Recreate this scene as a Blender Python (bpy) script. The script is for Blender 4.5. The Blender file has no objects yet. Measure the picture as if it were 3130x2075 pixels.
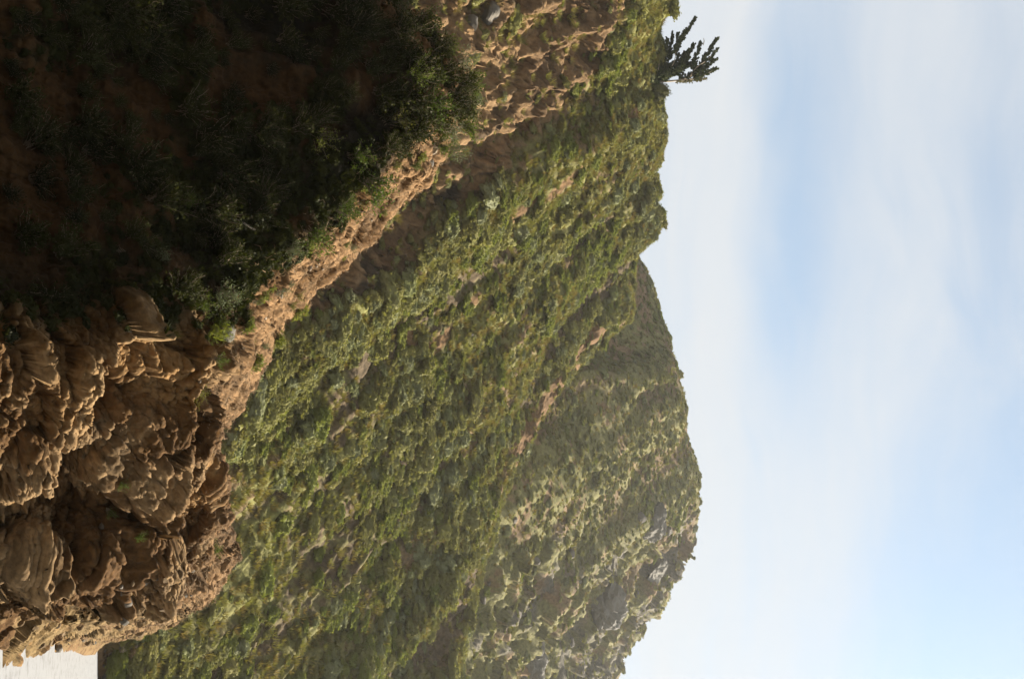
import bpy, math, random
import numpy as np
from mathutils import Vector, Matrix
random.seed(7)
RNG = np.random.RandomState(11)
SC = bpy.context.scene
COL = SC.collection

# ------------------------------------------------------------------ camera, sky, sun, exposure
PITCH = math.radians(21.0); CAMZ = 1.7; FPX = 3043.0
cp, sp = math.cos(PITCH), math.sin(PITCH)
cam_d = bpy.data.cameras.new('camera'); cam = bpy.data.objects.new('camera', cam_d); COL.objects.link(cam)
cam_d.sensor_fit = 'HORIZONTAL'; cam_d.sensor_width = 36.0; cam_d.lens = 35.0
cam_d.clip_start = 0.1; cam_d.clip_end = 5000
# the photograph is a portrait frame lying on its side: picture right is up
upv = Vector((0, -sp, cp)); lef = Vector((-1, 0, 0)); back = Vector((0, -cp, -sp))
m = Matrix((upv, lef, back)).transposed().to_4x4(); m.translation = Vector((0, 0, CAMZ))
cam.matrix_world = m
SC.camera = cam
SC.cycles.max_bounces = 4; SC.cycles.diffuse_bounces = 2; SC.cycles.glossy_bounces = 1; SC.cycles.transmission_bounces = 3; SC.cycles.volume_bounces = 0

SUN_EL = math.radians(43.0); SUN_AZ = math.radians(20.0)        # azimuth from +X towards +Y
S = Vector((math.cos(SUN_EL)*math.cos(SUN_AZ), math.cos(SUN_EL)*math.sin(SUN_AZ), math.sin(SUN_EL)))
sl = bpy.data.lights.new('sun', 'SUN'); sl.energy = 5.0; sl.angle = math.radians(0.5); sl.color = (1.0, 0.91, 0.76)
so = bpy.data.objects.new('sun', sl); COL.objects.link(so)
so.rotation_euler = S.to_track_quat('Z', 'Y').to_euler()
SC.view_settings.view_transform = 'Standard'; SC.view_settings.look = 'None'
SC.view_settings.exposure = 1.65; SC.view_settings.gamma = 1.0; SC.view_settings.use_curve_mapping = False

W = bpy.data.worlds.new('World'); SC.world = W; W.use_nodes = True
def build_world():
    nt = W.node_tree; nt.nodes.clear(); N = nt.nodes.new; L = nt.links.new
    out = N('ShaderNodeOutputWorld'); bg = N('ShaderNodeBackground'); bg.inputs['Strength'].default_value = 0.073
    sky = N('ShaderNodeTexSky'); sky.sky_type = 'NISHITA'; sky.sun_disc = False
    sky.sun_elevation = SUN_EL; sky.sun_rotation = math.pi/2 - SUN_AZ
    sky.air_density = 1.0; sky.dust_density = 1.2; sky.ozone_density = 1.0
    tc = N('ShaderNodeTexCoord'); sep = N('ShaderNodeSeparateXYZ'); L(tc.outputs['Generated'], sep.inputs[0])
    def mth(op, a, b=None, clamp=False):
        n = N('ShaderNodeMath'); n.operation = op; n.use_clamp = clamp
        for i, v in enumerate((a, b)):
            if v is None: continue
            if isinstance(v, (int, float)): n.inputs[i].default_value = v
            else: L(v, n.inputs[i])
        return n.outputs[0]
    # project the view direction on a high cirrus layer
    zz = mth('MAXIMUM', sep.outputs[2], 0.06)
    px = mth('DIVIDE', sep.outputs[0], zz); py = mth('DIVIDE', sep.outputs[1], zz)
    cmb = N('ShaderNodeCombineXYZ'); L(px, cmb.inputs[0]); L(py, cmb.inputs[1])
    wn = N('ShaderNodeTexNoise'); wn.inputs['Scale'].default_value = 1.5; wn.inputs['Detail'].default_value = 3; L(cmb.outputs[0], wn.inputs['Vector'])
    wa = N('ShaderNodeVectorMath'); wa.operation = 'MULTIPLY_ADD'; L(wn.outputs['Color'], wa.inputs[0]); wa.inputs[1].default_value = (.45, .45, 0); L(cmb.outputs[0], wa.inputs[2])
    cmb = wa
    def noise(rot, scale, sc, det=5.0, rough=0.55, dist=0.6, off=(0, 0, 0)):
        mp = N('ShaderNodeMapping'); mp.inputs['Rotation'].default_value = (0, 0, rot); mp.inputs['Scale'].default_value = scale
        mp.inputs['Location'].default_value = off
        L(cmb.outputs[0], mp.inputs[0])
        n = N('ShaderNodeTexNoise'); n.inputs['Scale'].default_value = sc; n.inputs['Detail'].default_value = det
        n.inputs['Roughness'].default_value = rough; n.inputs['Distortion'].default_value = dist
        L(mp.outputs[0], n.inputs['Vector']); return n.outputs['Fac']
    def blob(cx, cy, ang, rx, ry, wob=0.0, nz=None):
        ca, sa = math.cos(ang), math.sin(ang)
        dx = mth('SUBTRACT', px, cx); dy = mth('SUBTRACT', py, cy)
        a = mth('ADD', mth('MULTIPLY', dx, ca/rx), mth('MULTIPLY', dy, sa/rx))
        b = mth('ADD', mth('MULTIPLY', dx, -sa/ry), mth('MULTIPLY', dy, ca/ry))
        if nz is not None: b = mth('ADD', b, mth('MULTIPLY', mth('SUBTRACT', nz, 0.5), wob))
        r2 = mth('ADD', mth('MULTIPLY', a, a), mth('MULTIPLY', b, b))
        return mth('POWER', 2.718, mth('MULTIPLY', r2, -1.0))
    n1 = noise(-0.25, (0.7, 1.5, 1), 2.2, 4.0, 0.5, 0.5); n2 = noise(-0.45, (0.5, 2.4, 1), 5.0, 8.0, 0.62, 0.5, (3, 1, 0)); n3 = noise(0.2, (1, 1, 1), 0.9, 3.0, 0.5, 0.3, (7, 2, 0))
    blue = None
    for (cx, cy, ang, rx, ry, amp, wob) in BLUE:
        g = mth('MULTIPLY', blob(cx, cy, ang, rx, ry, wob, n1), amp)
        blue = g if blue is None else mth('ADD', blue, g)
    cl = mth('SUBTRACT', CLOUD0, blue)
    cl = mth('ADD', cl, mth('MULTIPLY', mth('SUBTRACT', n1, 0.5), 0.75))
    cl = mth('ADD', cl, mth('MULTIPLY', mth('SUBTRACT', n2, 0.5), 0.5))
    cl = mth('ADD', cl, mth('MULTIPLY', mth('SUBTRACT', n3, 0.5), 0.25))
    mr = N('ShaderNodeMapRange'); mr.interpolation_type = 'SMOOTHSTEP'
    mr.inputs['From Min'].default_value = -0.35; mr.inputs['From Max'].default_value = 1.15
    L(cl, mr.inputs[0])
    fac = mth('MULTIPLY_ADD', mr.outputs[0], 0.74)
    fac.node.inputs[2].default_value = 0.22
    mix = N('ShaderNodeMix'); mix.data_type = 'RGBA'; L(fac, mix.inputs[0])
    tn = N('ShaderNodeMix'); tn.data_type = 'RGBA'; tn.blend_type = 'MULTIPLY'; tn.inputs[0].default_value = 1; tn.inputs[7].default_value = (.98, 1.1, 1.0, 1); L(sky.outputs[0], tn.inputs[6]); L(tn.outputs[2], mix.inputs[6]); mix.inputs[7].default_value = CLOUDCOL
    L(mix.outputs[2], bg.inputs[0]); L(bg.outputs[0], out.inputs[0])
# clear lanes between the streaks of cirrus, in cirrus-layer coordinates (x, y, heading, length, width, depth, wobble)
BLUE = [(-0.36, 1.31, 0.0, 0.34, 0.16, 0.62, 1.2), (-0.02, 1.36, 0.10, 0.25, 0.10, 0.4, 1.2), (0.50, 0.72, 0.30, 1.0, 0.44, 1.65, 0.9)]
CLOUD0 = 0.85
CLOUDCOL = (3.5, 3.58, 3.64, 1)
build_world()

# ------------------------------------------------------------------ helpers
def P(ix, iy, D):
    """a point of the place: bearing seen from the standpoint and distance along the ground axis"""
    ix, iy, D = np.broadcast_arrays(np.asarray(ix, float), np.asarray(iy, float), np.asarray(D, float))
    cx = (iy-1037.5)/FPX; cz = (ix-1565.0)/FPX
    dy = cp - cz*sp; dz = sp + cz*cp
    s = D/dy
    return np.stack([cx*s, D, CAMZ + dz*s], -1)
def proj(p):
    x, y, z = p[..., 0], p[..., 1], p[..., 2]-CAMZ
    f = y*cp + z*sp; f = np.where(f < .05, .05, f)
    u = x/f; v = (-y*sp + z*cp)/f
    return v*FPX+1565.0, u*FPX+1037.5, f

def smooth01(x, a, b):
    t = np.clip((x-a)/(b-a+1e-12), 0, 1); return t*t*(3-2*t)
_pt = np.random.RandomState(3).permutation(256).astype(np.int64); _pt = np.concatenate([_pt, _pt, _pt])
_vals = np.random.RandomState(5).rand(256).astype(np.float32)*2-1
def vnoise(p, seed=0):
    q = np.asarray(p, np.float32) + seed*17.37
    i = np.floor(q).astype(np.int64); f = q-i
    w = f*f*f*(f*(f*6-15)+10); i &= 255
    x0, y0, z0 = i[..., 0], i[..., 1], i[..., 2]
    r = 0
    A0 = _pt[x0]; A1 = _pt[(x0+1) & 255]
    for (A, wx) in ((A0, 1-w[..., 0]), (A1, w[..., 0])):
        B0 = _pt[A+y0]; B1 = _pt[A+((y0+1) & 255)]
        for (B, wy) in ((B0, 1-w[..., 1]), (B1, w[..., 1])):
            r = r + wx*wy*(_vals[_pt[B+z0] & 255]*(1-w[..., 2]) + _vals[_pt[B+((z0+1) & 255)] & 255]*w[..., 2])
    return r
def fbm(p, octv=4, gain=.5, seed=0, ridged=False):
    a = 1.0; t = 0; tot = 0; p = np.asarray(p, np.float32)
    for o in range(octv):
        n = vnoise(p, seed+o*3.1)
        if ridged: n = 1-2*np.abs(n)
        t = t + a*n; tot += a; a *= gain; p = p*2.03
    return t/tot
def facets(p, seed=0):
    """broken blocks: each cell of a jittered lattice is a tilted flat face; returns offset and closeness to a crack"""
    p = np.asarray(p, np.float32) + seed*7.77; c = np.floor(p).astype(np.int64); f = (p-c).astype(np.float32)
    b1 = np.full(p.shape[0], 9, np.float32); b2 = b1.copy(); hid = np.zeros(p.shape[0], np.int64); vec = np.zeros_like(f)
    for dx in (-1, 0, 1):
        for dy in (-1, 0, 1):
            for dz in (-1, 0, 1):
                h = _pt[_pt[_pt[(c[:, 0]+dx) & 255]+((c[:, 1]+dy) & 255)]+((c[:, 2]+dz) & 255)]
                j = np.stack([_vals[h], _vals[(h+71) & 255], _vals[(h+151) & 255]], -1)*.5+.5
                v = f-j-np.array([dx, dy, dz], np.float32); d = (v*v).sum(-1)
                n = d < b1; b2 = np.where(n, b1, np.minimum(b2, d)); b1 = np.where(n, d, b1); hid = np.where(n, h, hid); vec = np.where(n[:, None], v, vec)
    dr = np.stack([_vals[(hid+31) & 255], _vals[(hid+97) & 255], _vals[(hid+199) & 255]], -1)
    return _vals[(hid+11) & 255]*.5 + (vec*dr).sum(-1)*.9, np.sqrt(b2)-np.sqrt(b1)
def boxblur(a, axis, r):
    if r < 1: return a
    pad = [(0, 0)]*a.ndim; pad[axis] = (r+1, r)
    b = np.cumsum(np.pad(a, pad, mode='edge'), axis=axis)
    n = a.shape[axis]; k = 2*r+1
    return (np.take(b, range(k, k+n), axis) - np.take(b, range(0, n), axis))/k
def resample(net, nr, nc, wr=None, wc=None, sr=0, scn=0):
    """net rows x cols x 3 -> dense grid; wr, wc give the share of samples of each interval"""
    R, Cn = net.shape[:2]
    def par(n, k, w):
        w = np.ones(k-1) if w is None else np.asarray(w, float)
        c = np.concatenate([[0], np.cumsum(w)]); c /= c[-1]
        return np.interp(np.linspace(0, 1, n), c, np.arange(k))
    pr = par(nr, R, wr); pc = par(nc, Cn, wc)
    g = np.empty((nr, Cn, 3))
    for j in range(Cn):
        for k in range(3): g[:, j, k] = np.interp(pr, np.arange(R), net[:, j, k])
    h = np.empty((nr, nc, 3))
    i0 = np.clip(np.floor(pc).astype(int), 0, Cn-2); f = (pc-i0)[None, :, None]
    h = g[:, i0]*(1-f) + g[:, i0+1]*f
    for _ in range(2):
        h = boxblur(h, 0, sr); h = boxblur(h, 1, scn)
    return h, pr, pc
def gnormals(h):
    du = np.gradient(h, axis=1); dv = np.gradient(h, axis=0)
    n = np.cross(du, dv); n /= np.linalg.norm(n, axis=-1, keepdims=True)+1e-9
    return n

def new_obj(name, me, parent=None):
    o = bpy.data.objects.new(name, me); COL.objects.link(o)
    if parent is not None: o.parent = parent
    return o
def mesh_np(name, v, f, mat=None, col=None, smooth=True):
    """v (n,3), f (m,k) all faces of k corners"""
    v = np.ascontiguousarray(v, np.float32).reshape(-1, 3); f = np.ascontiguousarray(f, np.int32)
    me = bpy.data.meshes.new(name)
    me.vertices.add(len(v)); me.vertices.foreach_set('co', v.ravel())
    me.loops.add(f.size); me.loops.foreach_set('vertex_index', f.ravel())
    me.polygons.add(len(f)); me.polygons.foreach_set('loop_start', np.arange(0, f.size, f.shape[1], dtype=np.int32))
    if smooth is not None: me.polygons.foreach_set('use_smooth', np.full(len(f), smooth, bool))
    if col is not None:
        a = me.color_attributes.new('tint', 'FLOAT_COLOR', 'POINT')
        c = np.ones((len(v), 4), np.float32); c[:, :3] = col.reshape(-1, 3); a.data.foreach_set('color', c.ravel())
    me.update(calc_edges=True)
    if mat: me.materials.append(mat)
    return me
def grid_faces(nr, nc):
    i = np.arange(nr*nc).reshape(nr, nc)
    return np.stack([i[:-1, :-1], i[:-1, 1:], i[1:, 1:], i[1:, :-1]], -1).reshape(-1, 4)
def tag(o, label=None, cat=None, group=None, kind=None):
    if label: o['label'] = label
    if cat: o['category'] = cat
    if group: o['group'] = group
    if kind: o['kind'] = kind
    return o

# ------------------------------------------------------------------ materials
def mat_ground(name, nscale=6.0, bump=0.3, bdist=0.05, amp=0.5, rough=0.95):
    m = bpy.data.materials.new(name); m.use_nodes = True; nt = m.node_tree; N = nt.nodes.new; L = nt.links.new
    b = nt.nodes['Principled BSDF']; b.inputs['Roughness'].default_value = rough; b.inputs['Specular IOR Level'].default_value = 0.15
    at = N('ShaderNodeAttribute'); at.attribute_name = 'tint'
    geo = N('ShaderNodeNewGeometry')
    n = N('ShaderNodeTexNoise'); n.inputs['Scale'].default_value = nscale; n.inputs['Detail'].default_value = 8; n.inputs['Roughness'].default_value = .65
    L(geo.outputs['Position'], n.inputs['Vector'])
    mr = N('ShaderNodeMapRange'); mr.inputs[1].default_value = .3; mr.inputs[2].default_value = .7
    mr.inputs[3].default_value = 1-amp; mr.inputs[4].default_value = 1+amp; L(n.outputs['Fac'], mr.inputs[0])
    mx = N('ShaderNodeVectorMath'); mx.operation = 'SCALE'; L(at.outputs['Color'], mx.inputs[0]); L(mr.outputs[0], mx.inputs['Scale'])
    L(mx.outputs[0], b.inputs['Base Color'])
    bp = N('ShaderNodeBump'); bp.inputs['Strength'].default_value = bump; bp.inputs['Distance'].default_value = bdist
    L(n.outputs['Fac'], bp.inputs['Height']); L(bp.outputs[0], b.inputs['Normal'])
    return m
def mat_leaf(name, stops, trans=0.3, nscale=1.5):
    """stops: list of colours, mixed by a per-plant random and by noise"""
    m = bpy.data.materials.new(name); m.use_nodes = True; nt = m.node_tree; nt.nodes.clear(); N = nt.nodes.new; L = nt.links.new
    out = N('ShaderNodeOutputMaterial'); oi = N('ShaderNodeObjectInfo'); geo = N('ShaderNodeNewGeometry')
    n = N('ShaderNodeTexNoise'); n.inputs['Scale'].default_value = nscale; n.inputs['Detail'].default_value = 3
    L(geo.outputs['Position'], n.inputs['Vector'])
    a = N('ShaderNodeMath'); a.operation = 'MULTIPLY_ADD'; L(n.outputs['Fac'], a.inputs[0]); a.inputs[1].default_value = 0.7; a.inputs[2].default_value = -0.35
    s = N('ShaderNodeMath'); s.operation = 'ADD'; s.use_clamp = True; L(a.outputs[0], s.inputs[0]); L(oi.outputs['Random'], s.inputs[1])
    cr = N('ShaderNodeValToRGB'); e = cr.color_ramp.elements
    while len(e) < len(stops): e.new(0.5)
    for k, c in enumerate(stops): e[k].position = k/(len(stops)-1); e[k].color = (*c, 1)
    L(s.outputs[0], cr.inputs[0])
    d = N('ShaderNodeBsdfDiffuse'); t = N('ShaderNodeBsdfTranslucent'); L(cr.outputs[0], d.inputs[0])
    hs = N('ShaderNodeMix'); hs.data_type = 'RGBA'; hs.blend_type = 'MULTIPLY'; hs.inputs[0].default_value = 1; hs.inputs[7].default_value = (1.1, 1.15, 0.55, 1)
    L(cr.outputs[0], hs.inputs[6]); L(hs.outputs[2], t.inputs[0])
    g = N('ShaderNodeBsdfGlossy'); g.inputs['Roughness'].default_value = .5; g.inputs[0].default_value = (.5, .5, .45, 1)
    mx = N('ShaderNodeMixShader'); mx.inputs[0].default_value = trans; L(d.outputs[0], mx.inputs[1]); L(t.outputs[0], mx.inputs[2])
    m2 = N('ShaderNodeMixShader'); m2.inputs[0].default_value = 0.012; L(mx.outputs[0], m2.inputs[1]); L(g.outputs[0], m2.inputs[2])
    L(m2.outputs[0], out.inputs[0]); return m
def mat_rock(name, c1, c2, scale=1.2, bump=.5):
    m = bpy.data.materials.new(name); m.use_nodes = True; nt = m.node_tree; N = nt.nodes.new; L = nt.links.new
    b = nt.nodes['Principled BSDF']; b.inputs['Roughness'].default_value = .9; b.inputs['Specular IOR Level'].default_value = .2
    geo = N('ShaderNodeNewGeometry'); n = N('ShaderNodeTexNoise'); n.inputs['Scale'].default_value = scale; n.inputs['Detail'].default_value = 10; n.inputs['Roughness'].default_value = .7
    L(geo.outputs['Position'], n.inputs['Vector'])
    cr = N('ShaderNodeValToRGB'); cr.color_ramp.elements[0].color = (*c1, 1); cr.color_ramp.elements[1].color = (*c2, 1)
    cr.color_ramp.elements[0].position = .32; cr.color_ramp.elements[1].position = .68
    L(n.outputs['Fac'], cr.inputs[0]); L(cr.outputs[0], b.inputs['Base Color'])
    bp = N('ShaderNodeBump'); bp.inputs['Strength'].default_value = bump; bp.inputs['Distance'].default_value = .08
    L(n.outputs['Fac'], bp.inputs['Height']); L(bp.outputs[0], b.inputs['Normal']); return m

M_HILL = mat_ground('hill_earth', 2.2, .6, .25, .45)
M_BLUFF = mat_ground('bluff_earth', 9.0, .6, .06, .45)

# ------------------------------------------------------------------ terrain: the main slope (A), the farther hill (B), the near bluff (C)
def lerp(a, b, t): return a*(1-t)+b*t
def build_A():
    #        iy    ridge ix  D     base D
    cols = [(-700, 2030,  76, 39), (-200, 2010,  84, 42), (0, 2022, 88, 44), (60, 2020, 89, 44.5), (150, 2003, 91, 45), (210, 1992, 93, 45.5), (300, 1978, 96, 46),
            (345, 2018, 98, 46.5), (430, 2012, 102, 47), (560, 1996, 108, 48), (650, 2008, 113, 48.5), (710, 1985, 117, 49), (770, 1952, 121, 49.5),
            (850, 1938, 126, 50), (955, 1926, 130, 50.7), (990, 1890, 128, 51), (1080, 1800, 121, 51.5), (1200, 1715, 114, 52.5), (1300, 1640, 109, 53.5),
            (1450, 1560, 104, 54.5), (1700, 1490, 101, 56.5), (2000, 1400, 101, 59.5), (2300, 1350, 102, 63), (2800, 1300, 103, 70)]
    ry = np.array([c[0] for c in cols], float)
    ridge = P([c[1] for c in cols], ry, [c[2] for c in cols])
    bd = np.array([c[3] for c in cols], float); base = np.zeros_like(ridge)
    cx = (ry-1037.5)/FPX
    base[:, 1] = bd; base[:, 2] = -0.6; base[:, 0] = cx*bd*1.075
    net = []
    for t, bulge in ((0, 0), (.12, .3), (.3, .8), (.5, 1.4), (.7, 1.6), (.86, 1.5), (.95, .9), (1, 0)):
        p = lerp(base, ridge, t); p[:, 2] += bulge*1.2; p[:, 1] -= bulge*.6; net.append(p)
    b1 = ridge.copy(); b1[:, 1] += 9; b1[:, 2] -= np.where(ry > 800, 9, 1.5); b1[:, 0] -= np.where(ry > 800, 1, 0); net.append(b1)
    b2 = ridge.copy(); b2[:, 1] += 30; b2[:, 2] -= np.where(ry > 800, 40, 14); net.append(b2)
    net = np.array(net)
    wc = np.diff(ry)*np.where((ry[:-1] < -150) | (ry[:-1] > 2090), .3, 1)
    wr = [.10, .17, .20, .20, .17, .11, .09, .05, .03]
    h, pr, pc = resample(net, 560, 900, wr, wc, 3, 5)
    iyc = np.interp(pc, np.arange(len(ry)), ry)[None, :]*np.ones((560, 1))
    tt = np.interp(pr, np.arange(10), [0, .12, .3, .5, .7, .86, .95, 1, 1.08, 1.2])[:, None]*np.ones((1, 900))
    return h, iyc, tt
def build_B():
    cols = [(500, 1880, 172, 1450, 152), (700, 1915, 172, 1500, 153), (775, 1952, 172, 1520, 153), (860, 1990, 172, 1560, 152), (960, 2018, 171, 1600, 150), (1060, 2052, 165, 1640, 148),
            (1110, 2066, 161, 1640, 130), (1160, 2082, 160, 1600, 126), (1300, 2105, 166, 1480, 121), (1400, 2128, 170, 1400, 118), (1500, 2137, 175, 1340, 115), (1600, 2143, 180, 1280, 113), (1665, 2128, 183, 1250, 112),
            (1700, 2097, 185, 1230, 111), (1760, 2062, 188, 1200, 110), (1830, 2032, 191, 1180, 109), (1885, 1992, 194, 1160, 109), (1950, 1944, 197, 1150, 108), (2000, 1912, 200, 1150, 108),
            (2075, 1888, 203, 1150, 108), (2300, 1830, 212, 1150, 110), (2800, 1720, 225, 1150, 114)]
    ry = np.array([c[0] for c in cols], float)
    ridge = P([c[1] for c in cols], ry, [c[2] for c in cols]); base = P([c[3] for c in cols], ry, [c[4]+1.0 for c in cols])
    low = base.copy(); low[:, 2] -= 25; low[:, 1] -= 2
    net = [low]
    for t, bulge in ((0, 0), (.3, 1), (.6, 2), (.85, 1.6), (1, 0)):
        p = lerp(base, ridge, t); p[:, 2] += bulge; p[:, 1] -= bulge*.5; net.append(p)
    b1 = ridge.copy(); b1[:, 1] += 10; b1[:, 2] -= 5; net.append(b1)
    b2 = ridge.copy(); b2[:, 1] += 60; b2[:, 2] -= 45; net.append(b2)
    net = np.array(net)
    wc = np.diff(ry)*np.where((ry[:-1] < 650) | (ry[:-1] > 2090), .3, 1)
    h, pr, pc = resample(net, 330, 620, [.05, .22, .24, .24, .15, .06, .04], wc, 2, 4)
    iyc = np.interp(pc, np.arange(len(ry)), ry)[None, :]*np.ones((330, 1))
    tt = np.interp(pr, np.arange(8), [-.2, 0, .3, .6, .85, 1, 1.1, 1.3])[:, None]*np.ones((1, 620))
    return h, iyc, tt
def build_C():
    #       foot               mid                 shoulder            crest
    cols = [((-200, -700, 14), (450, -700, 15.4), (1000, -700, 16.8), (1250, -700, 20)),
            ((-200, -150, 14.2), (450, -150, 15.5), (1000, -150, 16.9), (1190, -150, 20)),
            ((-200, 50, 14.3), (450, 50, 15.6), (1090, 50, 17.0), (1225, 30, 20)),
            ((-200, 150, 14.3), (450, 150, 15.6), (1190, 150, 17.0), (1350, 140, 20)),
            ((-200, 250, 14.3), (450, 250, 15.7), (1250, 250, 17.1), (1432, 255, 20)),
            ((-200, 430, 14.3), (450, 430, 15.7), (1170, 430, 17.2), (1370, 420, 20.3)),
            ((-200, 600, 14.3), (430, 600, 15.7), (1000, 620, 17.2), (1225, 600, 20.8)),
            ((-200, 800, 14.3), (380, 800, 15.6), (770, 780, 17), (1070, 800, 21.4)),
            ((-200, 970, 13.6), (350, 960, 14.9), (640, 930, 16.8), (850, 975, 21)),
            ((-200, 1100, 13.4), (330, 1080, 14.8), (590, 1080, 16.6), (800, 1100, 21)),
            ((-200, 1300, 13.5), (300, 1280, 14.8), (530, 1290, 16.4), (662, 1310, 20.5)),
            ((-200, 1400, 14.2), (280, 1400, 15.3), (600, 1400, 16.9), (655, 1395, 20)),
            ((-200, 1500, 15.0), (300, 1500, 16.0), (625, 1500, 17.4), (680, 1490, 20)),
            ((-200, 1620, 15.0), (300, 1620, 16.0), (630, 1620, 17.8), (690, 1615, 20.5)),
            ((-200, 1720, 14.3), (240, 1700, 15.9), (580, 1700, 19.0), (675, 1720, 23)),
            ((-200, 1820, 14.6), (170, 1800, 16.2), (420, 1800, 19.5), (628, 1822, 27)),
            ((-200, 1940, 13.6), (115, 1895, 16.4), (265, 1890, 22), (478, 1932, 40)),
            ((-200, 2090, 12.2), (55, 1992, 17.6), (185, 1962, 28.3), (315, 1958, 58)),
            ((-240, 2300, 10.5), (20, 2180, 17), (150, 2110, 28), (280, 2080, 58))]
    net = []
    for c in cols:
        sh = float(np.interp(c[3][1], [-700, 0, 750, 1000, 1500, 1620, 1720, 1930], [2.2, 1.4, -.5, -.9, -.2, -.2, -.3, 0]))   # the face looks a little to the left
        sc_ = float(np.interp(c[3][1], [-700, 0, 400, 700, 1000, 1300, 1620, 1930], [2.2, 1.2, .4, .6, 1.6, 1.8, .6, 0]))
        F, Mi, Sh, Cr = [P(q[0], q[1], q[2]+k_) for q, k_ in zip(c, (min(sh, .1), sh*.85, sh, sc_))]
        bk = Cr + np.array([0, 3.0, -2.5]); bk2 = np.array([Cr[0], Cr[1]+8, -1.0])
        if c is cols[-2]: bk = Cr+np.array([0, 2, -.3]); bk2 = Cr+np.array([0, 4, -.6])
        if c is cols[-1]: F[2] -= .6; Mi[2] = -.8; Sh[2] = -.8; Cr[2] = -.8; bk = Cr+np.array([0, 2, -.3]); bk2 = Cr+np.array([0, 4, -.6])
        net.append([F, lerp(F, Mi, .5), Mi, lerp(Mi, Sh, .5)+np.array([0, .25, 0]), Sh, lerp(Sh, Cr, .5)+np.array([0, 0, .12]), Cr, bk, bk2])
    net = np.array(net).transpose(1, 0, 2)
    cy = np.array([c[3][1] for c in cols], float)
    wc = np.array([.12 if a < -150 else 1 for a in cy[:-1]])*np.diff(cy); wc[-1] = 50; wc[-2] = 190; wc[-3] *= 1.1
    h, pr, pc = resample(net, 640, 1000, [.14, .16, .18, .18, .12, .12, .06, .04], wc, 5, 9)
    ss = pr[:, None]*np.ones((1, 1000)); cc = np.interp(pc, np.arange(len(cols)), cy)[None, :]*np.ones((640, 1))
    return h, cc, ss

hA, iA, tA = build_A(); hB, iB, tB = build_B(); hC, cC, sC = build_C()

def displace_A(h):
    n = gnormals(h)
    # rills run down the fall line, towards the right and the viewer
    g = np.array([.65, -.75]); a = h[..., 0]*g[0]+h[..., 1]*g[1]; b = -h[..., 0]*g[1]+h[..., 1]*g[0]
    q = np.stack([b*.16, a*.03, h[..., 2]*.03], -1)
    gul = fbm(q, 3, .5, 1); d = 2.9*gul + .9*fbm(h*.09, 3, .5, 2)
    q2 = np.stack([b*.5, a*.14, h[..., 2]*.10], -1)
    d = d + .60*fbm(q2, 3, .5, 4)
    ixp, iyp, _ = proj(h)
    soil = soil_mask_A(ixp, iyp, h)
    cut = np.stack([b*.35, a*.12, h[..., 2]*.16], -1)
    d = d + soil*(-1.0 + 1.3*fbm(cut, 4, .55, 9, True) + .5*fbm(h*.5, 4, .55, 12))
    edge = smooth01(tA, 1.0, .93)
    d = d*(.35+.65*edge)
    sub = np.where((soil.ravel() > .02) & (iyp.ravel() > -120) & (iyp.ravel() < 1250) & (ixp.ravel() > 600))[0]; hf = h.reshape(-1, 3)[sub]
    f1, c1 = facets(hf*np.array([.42, .42, .6]), 3); f2, c2 = facets(hf*1.1, 4)
    blk = np.zeros(soil.size); blk[sub] = .8*f1 + .30*f2 - .35*smooth01(c1, .14, 0)
    d = d + blk.reshape(soil.shape)*soil
    h = h + n*d[..., None]
    n = gnormals(h)
    e = .24*fbm(h*.8, 3, .55, 6) + .10*fbm(h*2.6, 2, .6, 7) + (1-soil)*.36*fbm(np.stack([b*.75, a*.30, h[..., 2]*.2], -1), 3, .5, 8, True)*edge
    h = h + n*e[..., None]
    return h, soil, gul
def soil_mask_A(ixp, iyp, h):
    # scar of bare earth along the foot of the slope, wide at the left
    bx = np.interp(iyp, [-600, -100, 0, 100, 200, 300, 420, 560, 700, 850, 1000, 1100, 1300, 1600, 2075], [2000, 1965, 1945, 1885, 1800, 1730, 1630, 1480, 1300, 1110, 850, 750, 670, 590, 350])
    nz = fbm(h*.12, 3, .6, 21)*70 + fbm(h*.5, 2, .6, 22)*25
    return smooth01(bx-ixp+nz, -22, 22)
hA, soilA, gulA = displace_A(hA)

gulB = np.zeros(iB.shape)
def displace_B(h):
    n = gnormals(h)
    ixp, iyp, _ = proj(h)
    d = 2.0*fbm(h*.06, 3, .5, 31) + .5*fbm(h*.2, 3, .5, 33)
    aB = h[..., 0]*.45-h[..., 1]*.9; bB = h[..., 0]*.9+h[..., 1]*.45
    gulB[...] = fbm(np.stack([bB*.13, aB*.03, h[..., 2]*.03], -1), 3, .5, 46); d = d + 2.2*gulB*smooth01(iyp, 1080, 1200)
    rk = smooth01(iyp + (ixp-1800)*.35 + 130*fbm(h*.06, 3, .5, 35), 1590, 1740)
    step = fbm(h*np.array([.10, .10, .17]), 4, .55, 37, True)
    d = d + rk*(.7*(step-.2) + .3*fbm(h*.33, 3, .6, 39))
    sub = np.where(rk.ravel() > .02)[0]; f1, c1 = facets(h.reshape(-1, 3)[sub]*np.array([.16, .16, .22]), 6); f2, c2 = facets(h.reshape(-1, 3)[sub]*.45, 7)
    blk = np.zeros(rk.size); blk[sub] = 1.9*f1+.8*f2; d = d + blk.reshape(rk.shape)*rk
    gully = np.exp(-((iyp-1030-(1950-ixp)*.15)/70.0)**2)*smooth01(ixp, 2030, 1900)
    d = d - 2.5*gully
    d = d*(.35+.65*smooth01(tB, 1.0, .9))
    h = h + n*d[..., None]
    n = gnormals(h)
    h = h + n*((.13*fbm(h*.7, 3, .55, 41)+.07*fbm(h*2.2, 2, .6, 43)+.12*fbm(h*.38, 3, .5, 44)*smooth01(tB, 1.0, .9)))[..., None]
    return h, rk
hB, rockB = displace_B(hB)

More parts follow.
